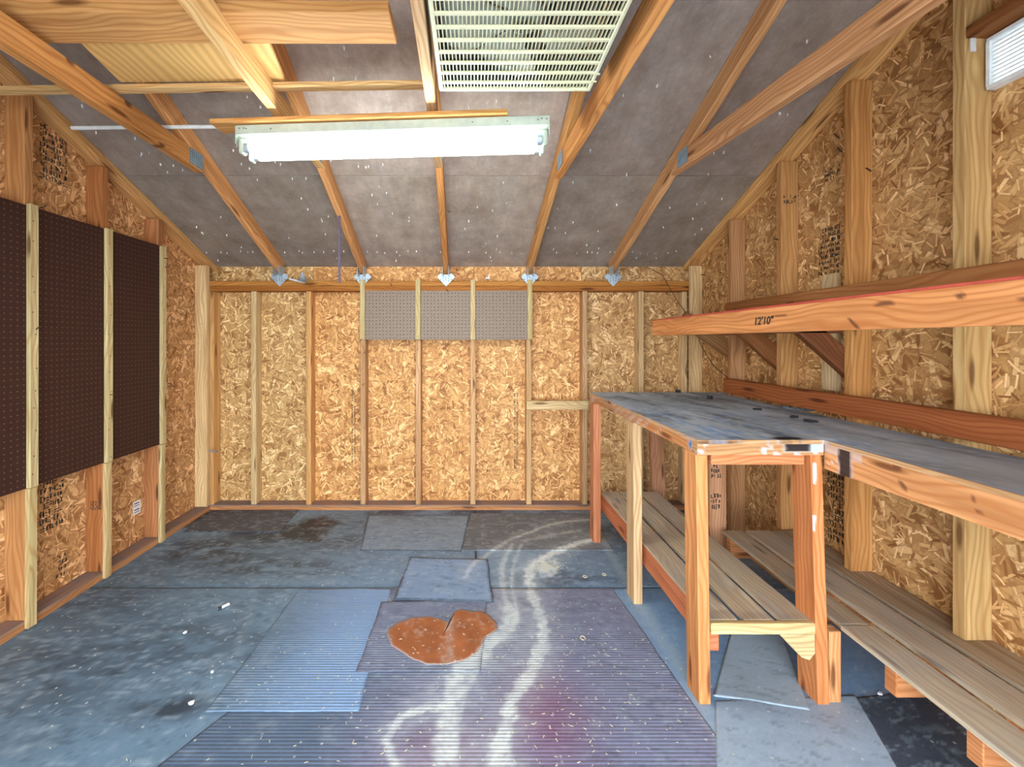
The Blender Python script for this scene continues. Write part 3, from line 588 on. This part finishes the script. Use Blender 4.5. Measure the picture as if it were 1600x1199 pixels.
# ================================================================== PEGBOARDS
pl = thing('pegboard', (-1.93, 2.0, .61), 'large dark brown pegboard sheet under vertical pale battens on the left wall', 'pegboard')
c = lin('#3e241d'); YP = 2.645
def pegsheet(p, x, y0, y1, z0, z1, col):
    v = [(x+dx, y, z) for dx in (-.0025, .0025) for (y, z) in ((y0, z0), (y1, z0), (y1, z1), (y0, z1))]
    return v
box('panel', -1.9395, -1.9345, 1.852, YP, .612, 1.842, PEGD, pl, c, bev=0)
box('panel', -1.9395, -1.9345, .63, 1.848, .612, 1.842, PEGD, pl, c, bev=0)
GW = lin('#e0cf9c')
for y, zt in ((2.608, 1.842), (2.215, 1.845), (1.829, 1.85), (1.42, 1.85), (1.01, 1.85)):
    dd = .012 if y < 2 else .004
    beam('batten', (-1.9245-.0, y+.019, .612), (-1.924, y+.019, zt), .019, .038, WOOD, pl, jit(GW, .04), up=(0, 1, 0))
    beam('batten', (-1.9295, y+.017, .004), (-1.9285, y+.018, .610), .019, .038, WOOD, pl, jit(lin('#dcc692'), .04), up=(0, 1, 0))
pb = thing('pegboard', (-.17, D, 1.26), 'small grey-brown pegboard behind four short battens at the top of the back wall', 'pegboard')
box('panel', (569-VX)/210.9, (827-VX)/210.9, D-.0055, D-.0005, 1.262, 1.645, PEG, pb, lin('#93806f'), bev=0)
for px in (567.3, 653.5, 739, 827.5):
    x = (px-VX)/210.9; box('batten', x-.018, x+.018, D-.025, D-.0065, 1.262, 1.703, WOOD, pb, jit(GW, .04))
# ================================================================== OVERHEAD LOOSE TIMBER
def hy(h, y): return h*F/(VY-y)
o = thing('plank', (-1.1, 1.32, EYE+.975), 'wide pale plank lying across the roof ties at the upper left', 'plank')
beam('board', (-1.93, 1.325, EYE+1.000), (-.247, 1.318, EYE+.992), .137, .036, WOOD, o, lin('#d8a468'))
o = thing('plywood_offcut', (-1.0, 1.51, EYE+.99), 'wavy-grained plywood offcut lying on the ties beyond the wide plank', 'plywood sheet')
prism('sheet', [(-1.30, 1.40, EYE+.990), (-.675, 1.40, EYE+.990), (-.712, 1.610, EYE+.990), (-1.345, 1.616, EYE+.990)], (0, 0, .015), PLYC, o, lin('#f6dcaa'))
o = thing('wood_strip', (-1.0, 1.62, EYE+.965), 'thin wooden strip running from the left wall to the middle truss', 'wood strip')
beam('strip', (-1.93, 1.645, EYE+.974), (-.175, 1.605, EYE+.974), .038, .018, WOOD, o, lin('#e8c48a'))
YA, YB2 = 1.720, 1.660
def fy(x): return 1.722-(x+.93)*.062
o = thing('mounting_board', (-.45, 1.7, EYE+.862), 'pale board fixed under the roof ties directly above the light fixture', 'board')
beam('board', (-1.03, fy(-1.03)-.028, EYE+.864), (.135, fy(.135)-.028, EYE+.864), .088, .018, WOOD, o, lin('#e6b06c'), shear=(-.0, 0))
# PVC conduit
o = tube('conduit', [(-1.835, 1.935, EYE+.976), (-1.02, 1.935, EYE+.984)], .0085, PVC); tag(o, 'thin white plastic conduit resting on the leftmost roof tie', 'pipe')
# hanging strap
o = beam('strap', (-.800, 2.54, 1.602), (-.800, 2.54, 2.085), .013, .004, PURP, up=(0, 1, 0), bev=0); tag(o, 'narrow purple-grey strap hanging from the second rafter from the left', 'strap')
# ================================================================== LIGHT FIXTURE
xl, xr = -.930, .292
lf = thing('light_fixture', ((xl+xr)/2, fy(-.3), EYE+.74), 'white two-tube fluorescent strip light, lit, under the mounting board', 'light')
def q_(x, dy, h): return Vector((x, fy(x)+dy, EYE+h))
beam('housing', q_(xl, 0, .832), q_(xr, 0, .832), .115, .040, WHITE, lf, bev=.003)
beam('channel', q_(xl+.012, 0, .7985), q_(xr-.012, 0, .7985), .062, .026, WHITE, lf, bev=.003)
for dy in (-.036, .036):
    o = tube('tube', [q_(xl+.030, dy, .768), q_(xr-.030, dy, .768)], .019, TUB, lf, 16)
    for x, s in ((xl+.030, 1), (xr-.030, -1)):
        tube('tube_cap', [q_(x-.002*s, dy, .768), q_(x+.016*s, dy, .768)], .0197, GALV, o, 14)
    for x in (xl+.016, xr-.016):
        lh = beam('lampholder', q_(x-.010, dy, .772), q_(x+.010, dy, .772), .036, .060, WHITE, lf, bev=.006)
for x, s in ((xl-.001, -1), (xr+.001, 1)): beam('end_plate', q_(x-.0015, 0, .815), q_(x+.0015, 0, .815), .112, .07, WHITE, lf, bev=0)
tag(boxes_mesh('knockouts', [(q_(x, -.0585, .832+z), (.002, .0006, .002), None) for x, z in ((xl+.012, .006), (xl+.030, .006), (xl+.040, .004), (xl+.14, .0), (xr-.012, .004), (xr-.03, .006), (xr-.045, .002), (xr-.16, .0), (.0, .001))], NAIL, lf), kind='stuff')
o = tube('wire', [(-.20, 1.66, EYE+.90), (-.24, 1.67, EYE+.885), (-.30, 1.66, EYE+.873), (-.36, 1.66, EYE+.858)], .003, CREAM); tag(o, 'short pale wire looping from the middle tie down to the light fixture', 'wire')
# ================================================================== BOX FAN
FH = .861; fy1 = 1.458; fy0 = .93; fx0, fx1 = -.112, .406
fn = thing('box_fan', ((fx0+fx1)/2, (fy0+fy1)/2, EYE+FH), 'cream box fan lying face down between the middle and fourth roof ties', 'fan')
zf = EYE+FH; tk = .012
for a in ((fx0, fx1, fy1-tk, fy1), (fx0, fx1, fy0, fy0+tk), (fx0, fx0+tk, fy0+tk, fy1-tk), (fx1-tk, fx1, fy0+tk, fy1-tk)):
    box('grille_frame', *a, zf, zf+.012, CREAM, fn)
SH = m_plain('grey_fan_housing', (.075, .085, .07), .5)
for a in ((fx0, fx1, fy1, fy1+.003), (fx0, fx1, fy0-.003, fy0), (fx0-.003, fx0, fy0, fy1), (fx1, fx1+.003, fy0, fy1)):
    box('housing_side', *a, zf+.004, zf+.115, SH, fn, bev=0)
yrib = [1.412, 1.362, 1.313, 1.264, 1.214, 1.164, 1.115, 1.066, 1.016, .966]
for y in yrib: box('grille_rib', fx0+tk, fx1-tk, y-.0042, y+.0042, zf+.001, zf+.008, CREAM, fn, bev=0)
nb = 44; tag(boxes_mesh('grille_bars', [((fx0+tk+(fx1-fx0-2*tk)*(i+.5)/nb, (fy0+fy1)/2, zf+.009), (.0016, (fy1-fy0)/2-tk, .004), None) for i in range(nb)], CREAM, fn), kind='stuff')
fc = Vector(((fx0+fx1)/2+.0, (fy0+fy1)/2, zf+.05))
BLD = m_plain('pale_fan_blade', (.66, .66, .56), .5)
hub = tube('hub', [fc+Vector((0, 0, -.018)), fc+Vector((0, 0, -.012)), fc+Vector((0, 0, .03))], [.03, .045, .05], BLD, fn, 24)
tube('motor', [fc+Vector((0, 0, .031)), fc+Vector((0, 0, .065))], .055, SH, hub, 20)
for b in range(5):
    a0 = math.radians(18+72*b+12); V = []; Fc = []; nr, na = 8, 8
    for s_ in (0, 1):
        for i in range(nr+1):
            r = .042+.190*i/nr; t_ = i/nr; wdt = math.radians(10+20*math.sin(min(1, t_*1.15)*math.pi*.62)) * (1 if t_ < .85 else math.sqrt(max(0.05, 1-((t_-.85)/.17)**2)))
            for j in range(na+1):
                u = j/na*2-1; an = a0+u*wdt*.95; V.append(fc+Vector((r*math.cos(an), r*math.sin(an), -.0+.020*u+s_*.002)))
    st = (nr+1)*(na+1)
    for i in range(nr):
        for j in range(na):
            p = i*(na+1)+j; Fc += [(p, p+1, p+na+2, p+na+1), (st+p, st+p+na+1, st+p+na+2, st+p+1)]
    for i in range(nr):
        for j in (0, na): p = i*(na+1)+j; Fc.append((p, p+na+1, st+p+na+1, st+p))
    for j in range(na):
        for i in (0, nr): p = i*(na+1)+j; Fc.append((p, p+1, st+p+1, st+p))
    mk('blade', V, Fc, BLD, fn, smooth=True)
tag(boxes_mesh('rear_darkening_bars', [((fx0+(fx1-fx0)*(i+.5)/30, (fy0+fy1)/2, zf+.112), (.0062, (fy1-fy0)/2, .001), None) for i in range(30)], SH, fn), kind='stuff')  # unseen rear bars, added broad and dark to darken the grille gaps
box('motor_bracket', fx0, fx1, fc.y-.012, fc.y+.012, zf+.105, zf+.113, SH, fn, bev=0)
for y in (1.40, 1.36): box('clip', fx1-.012, fx1+.005, y-.003, y+.003, zf-.003, zf, CREAM, fn, bev=0)
# ================================================================== VENT (right)
vt = thing('louvred_vent', (1.665, 1.17, 2.067), 'white louvred gable vent high on the right wall', 'vent')
VW = m_plain('white_vent', (.85, .87, .88), .5)
def vbox(nm, *a): box(nm, *a, VW, vt, bev=0)
vbox('frame', 1.655, 1.684, .985, 1.36, 2.060, 2.070); vbox('frame', 1.655, 1.684, .985, 1.36, 2.214, 2.224)
vbox('frame', 1.655, 1.684, 1.352, 1.362, 2.070, 2.214); vbox('frame', 1.655, 1.684, .985, .995, 2.070, 2.214)
LIT = m_plain('daylit_louvre', (.9, .95, .95), .5, emit=(.85, .97, 1), st=.45, var=0)
for k in range(11):
    z = 2.076+k*.0128; beam('louvre', (1.668, .996, z), (1.668, 1.351, z), .012, .0055, VW, vt, bev=0, up=(-.5, 0, 1))
box('screen', 1.679, 1.684, .996, 1.351, 2.071, 2.213, LIT, vt, bev=0); vt.children[-1]['label'] = 'daylight showing between the louvres'
# ================================================================== SMALL WALL ITEMS
ln = thing('clamp_lamp', P(470, 437, 3.08), 'small galvanised cone-shaped lamp on the top plate beside the leftmost truss foot', 'lamp')
tube('shade', [P(472, 426, 3.07), P(473, 430, 3.07), P(472.5, 439, 3.07)], [.008, .014, .034], GALV, ln, 18)
tube('arm', [P(452, 436, 3.10), P(462, 438.5, 3.09), P(476, 442, 3.08)], [.006, .007, .006], PVC, ln, 8)
ln = thing('bracket', P(762, 436, 3.1), 'small white bracket standing on the top plate right of the middle truss foot', 'bracket')
boxes_mesh('plate', [(P(762, 435, 3.10), (.016, .010, .005), None), (P(764, 431.5, 3.10), (.004, .008, .016), Matrix.Rotation(.3, 3, 'Y'))], PVC, ln)
nh = thing('nail_hook', P(335, 705, 3.10), 'thin grey metal hook sticking out of the left corner stud', 'hook')
tube('shank', [P(326, 703.5, 3.09), P(334, 704, 3.05), P(341, 706, 3.0)], .004, GALV, nh, 8)
tube('prong', [P(327, 706.5, 3.09), P(336, 706.5, 3.05)], .003, GALV, nh, 8)
o = tube('cable', [P(*q, y) for q, y in (((1012, 418), 3.20), ((1035, 430), 3.14), ((1045, 448), 3.10), ((1058, 470), 3.08), ((1075, 494), 3.05), ((1088, 520), 2.95), ((1098, 545), 2.85), ((1115, 572), 2.75), ((1140, 593), 2.62))], .0028, m_plain('brown_cable', (.12, .06, .02), .6), seg=6)
tag(o, 'thin brown cable sagging from the ceiling corner down to the backsplash board', 'cable')
wc = thing('light_clip', P(1525, 68, 1.365), 'small white metal clip nailed high on the stud beside the vent', 'clip')
box('plate', 1.612, 1.630, 1.3655, 1.3700, 2.19, 2.235, PVC, wc, bev=.001)
st = thing('sticker', (XL-.087, 2.44, .3), 'small white sticker on the strand board low on the left wall', 'sticker')
ys_ = -(XL-.086)*F/(VX-214.5); ps = P(214.5, 793, ys_)
_sp = box('paper', XL-.088, XL-.0865, ys_-.030, ys_+.026, ps.z-.040, ps.z+.040, PLA, st, bev=0)
for k, (dz, hh) in enumerate(((.026, .006), (.012, .004), (-.012, .006), (-.026, .004))): box('printed_line', XL-.0866, XL-.0862, ys_-.022, ys_+.016, ps.z+dz-hh/2, ps.z+dz+hh/2, INK, st, bev=0)
# nails on the studs and battens
def nail(parent, p, d, L=.035, r=.0022):
    p = Vector(p); d = Vector(d).normalized(); tube('nail', [p-d*.004, p+d*L*.6, p+d*L+Vector((0, 0, random.uniform(-.008, .004)))], r, NAIL, parent, 6)
for px, py, dx, dz in ((62, 325, .5, .1), (56, 515, .7, .6), (177, 377, .3, .1), (172, 617, .2, .0), (148, 570, .3, -.8), (256, 404, .5, 0), (258, 418, .5, .2), (262, 600, .6, 0)):
    Y = 1.915*F/(VX-px); q = P(px, py, Y); q.x = -1.915; nail(wl, q, (1, -.2, dz), .03*(1+dx*.4))
for px, py in ((565, 530), (569, 600), (652, 525), (652, 545), (570, 550)): q = P(px, py, D-.027); nail(wb, q, (random.uniform(-.4, .6), -1, -.2), .03)
for px, py in ((697, 452), (610, 443), (700, 330)): q = P(px, py, D-.006 if py > 400 else 2.55); nail(wb, q, (.5, -1, -.6), .045)
for px, py in ((1315, 237), (1360, 267), (1216, 375), (1310, 215), (1100, 430)):
    Y = 1.60*F/(px-VX); q = P(px, py, Y); nail(wr, q, (-1, -.5, .2), .035, .003)
def heads(parent, pts, ax, name='nail_heads'):
    h = [.0022, .0022, .0022]; h[ax] = .0006
    tag(boxes_mesh(name, [(p, tuple(h), None) for p in pts], NAIL, parent), kind='stuff')
rn = random.Random(5)
for y, zt in ((2.627, 1.84), (2.234, 1.84), (1.848, 1.84), (1.439, 1.84)):
    heads(pl, [(-1.9142, y+rn.uniform(-.009, .009), .66+k*.10+rn.uniform(-.03, .03)) for k in range(12)], 0)
for px in (396, 482, 567, 653.5, 739, 826.5, 914, 1002):
    x = (px-VX)/210.9; heads(wb, [(x+rn.uniform(-.012, .012), D-.0004, rn.uniform(.1, 1.22)) for k in range(6)], 1)
heads(wl, [(rn.uniform(-2.015, -1.955), 3.0845, rn.uniform(.1, 1.75)) for k in range(9)], 1)
heads(wb, [(rn.uniform(-1.9, 1.55), D-.0064, rn.uniform(1.63, 1.69)) for k in range(22)], 1)
# ink marks and grade stamps (illegible printing)
def inkmarks(parent, o0, U, V_, n, w_, h_, hgt, seed, gap=.35, name='stamp'):
    """n rows of printed strokes; o0 corner, U reading direction, V_ row direction"""
    r = random.Random(seed); N = U.cross(V_).normalized(); bl = []
    R = Matrix((U.normalized(), V_.normalized(), N)).transposed()
    for row in range(n):
        x = 0; y = row*hgt*(1+gap)
        while x < w_:
            cw = hgt*r.uniform(.35, .6)
            if r.random() < .85:
                for s in range(r.choice((2, 3))):
                    if r.random() < .5: bl.append((o0+U*(x+r.uniform(.1, .9)*cw)+V_*(y+hgt*.5), (hgt*.10, hgt*.5*r.uniform(.5, 1), .0004), R))
                    else: bl.append((o0+U*(x+cw*.5)+V_*(y+hgt*r.choice((.05, .5, .95))), (cw*.45, hgt*.10, .0004), R))
            x += cw*1.25
    return tag(boxes_mesh(name, bl, INK, parent), kind='stuff')
Zv = Vector((0, 0, 1)); Yv = Vector((0, 1, 0)); Xv = Vector((1, 0, 0))
xo = XL-.0882; xq = XR+.0882
def LY(px): return -xo*F/(VX-px)
def RY(px): return xq*F/(px-VX)
def LZ(px, py): return EYE+(VY-py)*LY(px)/F
def RZ(px, py): return EYE+(VY-py)*RY(px)/F
inkmarks(wl, Vector((xo, LY(62), LZ(62, 755))), Yv, -Zv, 7, .11, 0, .026, 3)
inkmarks(wl, Vector((xo, LY(88), LZ(88, 870))), Yv, -Zv, 4, .05, 0, .022, 5)
inkmarks(wl, Vector((xo, LY(62), LZ(62, 190))), Yv, -Zv, 9, .13, 0, .022, 9)
inkmarks(wr, Vector((xq, RY(1312), RZ(1312, 350))), Yv, -Zv, 9, .11, 0, .019, 13)
inkmarks(wr, Vector((xq, RY(1312), RZ(1312, 255))), Yv, -Zv, 3, .08, 0, .016, 14)
inkmarks(wr, Vector((xq, RY(1322), RZ(1322, 735))), Yv, -Zv, 11, .10, 0, .024, 15)
inkmarks(wb, Vector((P(549, 610, YB).x, YB-.0008, P(549, 610, YB).z)), -Zv, Xv, 2, .55, 0, .013, 17, .6)
inkmarks(wb, Vector((P(803, 615, YB).x, YB-.0008, P(803, 615, YB).z)), -Zv, Xv, 2, .60, 0, .012, 18, .6)
inkmarks(wl, Vector((XL-.062, 2.2145, P(133, 783, 2.215).z)), Xv, -Zv, 4, .055, 0, .010, 21, .2)
inkmarks(wr, Vector((XR+.010, 2.1855, P(1222, 305, 2.186).z)), Xv, -Zv, 2, .065, 0, .018, 22, .4)
inkmarks(wk, Vector((1.250, 2.2155, P(1108, 725, 2.215).z)), Xv, -Zv, 3, .05, 0, .020, 23, .3)
inkmarks(wk, Vector((1.250, 2.2155, P(1108, 772, 2.215).z)), Xv, -Zv, 3, .05, 0, .022, 24, .3)
# ================================================================== FLOOR COVERINGS
def mat_(name, pts, z, rib, base, label, th=None, **k):
    o = slab(name, [FP(*p) for p in pts], z, .0085, MRIB if rib else MFL, base, thick=th or min(z-.0003, .004), **k)
    return tag(o, label, 'floor covering')
mat_('floor_mat', [(286, 832), (436, 833), (468, 797.5), (338, 797.5)], .004, False, '#454c58', 'dark slate mat in the far left corner of the floor')
mat_('floor_panel', [(562, 861), (722, 862), (734, 806), (575, 806)], .0025, False, '#8399ad', 'grey-blue panel with dark dirty edges, in front of the back wall', edge=.8)
mat_('floor_panel', [(722, 861), (960, 861), (922, 803), (737, 803)], .003, False, '#5a626c', 'dark dusty floor panel beside the back left bench leg', dust=.15)
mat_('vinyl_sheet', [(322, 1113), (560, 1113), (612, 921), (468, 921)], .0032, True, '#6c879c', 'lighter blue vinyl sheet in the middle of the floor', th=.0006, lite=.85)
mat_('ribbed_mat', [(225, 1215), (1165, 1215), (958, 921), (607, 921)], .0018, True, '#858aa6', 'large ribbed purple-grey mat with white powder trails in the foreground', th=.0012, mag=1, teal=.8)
mat_('ribbed_mat', [(556, 1052), (752, 1052), (762, 938), (596, 942)], .0050, True, '#7d86a0', 'smaller ribbed mat under the orange patch', th=.0012, edge=.4)
mat_('floor_patch', [(615, 939), (771, 943), (762, 876), (640, 873)], .0075, False, '#809bbb', 'square grey-blue patch panel with dark edges beyond the orange patch', th=.002, edge=.8)
mat_('floor_mat', [(1410, 1215), (1560, 1215), (1462, 1075), (1338, 1092)], .003, False, '#454e5c', 'dark mat on the floor below the right end of the lower shelf')
mat_('floor_board', [(1116, 1088), (1265, 1112), (1222, 992), (1142, 992)], .0045, False, '#aabac8', 'pale dusty board under the near end of the slatted shelf', dust=.4)
mat_('floor_panel', [(1120, 1215), (1420, 1215), (1335, 1088), (1118, 1096)], .0025, False, '#a2b4c8', 'pale grey-blue panel in front of the workbench legs', dust=.25)
# orange patch
opx = [(604,992),(609,983),(622,975),(642,968),(662,966),(684,968),(697,974),(703,976),(706,964),(711,957),(722,954),(738,958),(752,956),(764,964),(776,975),(777,986),(766,993),(757,1000),(752,1012),(746,1022),(728,1033),(700,1040),(670,1041),(648,1034),(628,1022),(612,1010)]
ow = [FP(*p) for p in opx]; cx_, cy_ = FP(690, 1000); V = []; nR = 22
fine = []
for a, b in zip(ow, ow[1:]+ow[:1]):
    for k in range(4): fine.append((a[0]+(b[0]-a[0])*k/4+random.gauss(0, .0012), a[1]+(b[1]-a[1])*k/4+random.gauss(0, .0016)))
m = len(fine)
for i in range(nR+1):
    for x, y in fine: V.append((cx_+(x-cx_)*max(i/nR, .01), cy_+(y-cy_)*max(i/nR, .01), .0062))
for x, y in fine: V.append((x, y, .0045))
V = np.array(V); Q = np.array([(i*m+j, (i+1)*m+j, (i+1)*m+(j+1) % m, i*m+(j+1) % m) for i in range(nR+1) for j in range(m)])
rr = np.repeat(np.arange(nR+2)/nR, m); X, Y = V[:, 0], V[:, 1]
c = np.tile(np.array(lin('#a8623a')), (len(V), 1))*(.7+.6*fbm(X, Y, 18))[:, None]
c = mixc(c, lin('#cfc3b4'), sst(.58, .75, fbm(X+1, Y, 45, 5))*.35); c = mixc(c, lin('#a9a6a0'), sst(.93, 1.0, rr)*.55)
px_ = VX+F*X/Y; c = mixc(c, lin('#c9c6c0'), np.exp(-((px_-703)/6)**2)*.55*fbm(X, Y, 50)); 
me = npmesh('orange_patch', V, Q, V[:, :2].copy(), np.concatenate([np.clip(c, 0, 1), np.ones((len(c), 1))], 1), MFL)
o = bpy.data.objects.new('orange_patch', me); reg(o, Matrix.Identity(4)); tag(o, 'rust-orange irregular patch on the ribbed mat in the foreground', 'patch')
# cigarette-like stub, shavings, flecks
a, b = FP(341, 954), FP(358, 946)
o = thing('marker_pen', (a[0], a[1], .006), 'small white and black tube lying on the left part of the floor', 'tube')
mdp = ((a[0]*.6+b[0]*.4), (a[1]*.6+b[1]*.4))
tube('barrel', [(a[0], a[1], .0065), (b[0], b[1], .0065)], .006, PLA, o, 12); tube('cap', [(a[0]-.001, a[1], .0068), (a[0]+.012, a[1]+.008, .0068)], .0075, DARK, o, 12)
for k, (px, py, s_, lb) in enumerate(((289, 990, .008, 'white crumb left of the lighter vinyl sheet'), (299, 1101, .010, 'white crumb near the corner of the ribbed mat'), (331, 1052, .006, 'white crumb on the left edge of the lighter vinyl sheet'), (1375, 1086, .008, 'white pebble under the right shelf'))):
    x, y = FP(px, py); pts = [(x+math.cos(q)*s_*random.uniform(.6, 1.2), y+math.sin(q)*s_*random.uniform(.6, 1.2), .0022) for q in [j*math.pi/3 for j in range(6)]]
    tag(prism('crumb', pts, (0, 0, .005), PLA), lb, 'crumb', 'white crumbs on the floor')
bl = []
for i in range(400):
    r = random.random()
    if r < .6: px, py = random.gauss(900, 95), random.uniform(940, 1199)
    elif r < .8: px, py = random.uniform(330, 700), random.uniform(960, 1199)
    else: px, py = random.uniform(60, 1000), random.uniform(830, 1199)
    if px > 1000 and py < 1000: continue
    x, y = FP(px, py)
    if 600 < px < 780 and 950 < py < 1045: z = .0075
    elif 560 < px < 775 and 870 < py < 1055: z = .0090
    else: z = .0048
    bl.append(((x, y, z), (random.uniform(.0015, .006), random.uniform(.0006, .0012), .0004), Matrix.Rotation(random.uniform(0, 3.14), 3, 'Z')))
for i in range(90):
    x, y = PILE[0]+random.gauss(0, .05), PILE[1]+random.gauss(0, .03); bl.append(((x, y, .0048), (random.uniform(.002, .007), .0012, .0005), Matrix.Rotation(random.uniform(0, 3.14), 3, 'Z')))
tag(boxes_mesh('wood_shavings', bl, SHAV), 'pale wood shavings and splinters scattered over the floor', 'wood shavings', kind='stuff')
V = []
for k, (px, py) in enumerate(((912, 1002), (915, 905), (945, 902))):
    x, y = FP(px, py); pts = [(x+.018*math.cos(a*.5)*(.4+a*.06), y+.02*math.sin(a*.5)*(.5+a*.05), .008+.001*a) for a in range(10)]
    o = tube('curled_shaving', pts, .0022, SHAV, seg=6)
    tag(o, ('curled pale wood shaving on the ribbed mat', 'curled shaving beyond the mat seam near the middle bench leg, left one', 'curled shaving beyond the mat seam near the middle bench leg, right one')[k], 'shaving', 'curled shavings')
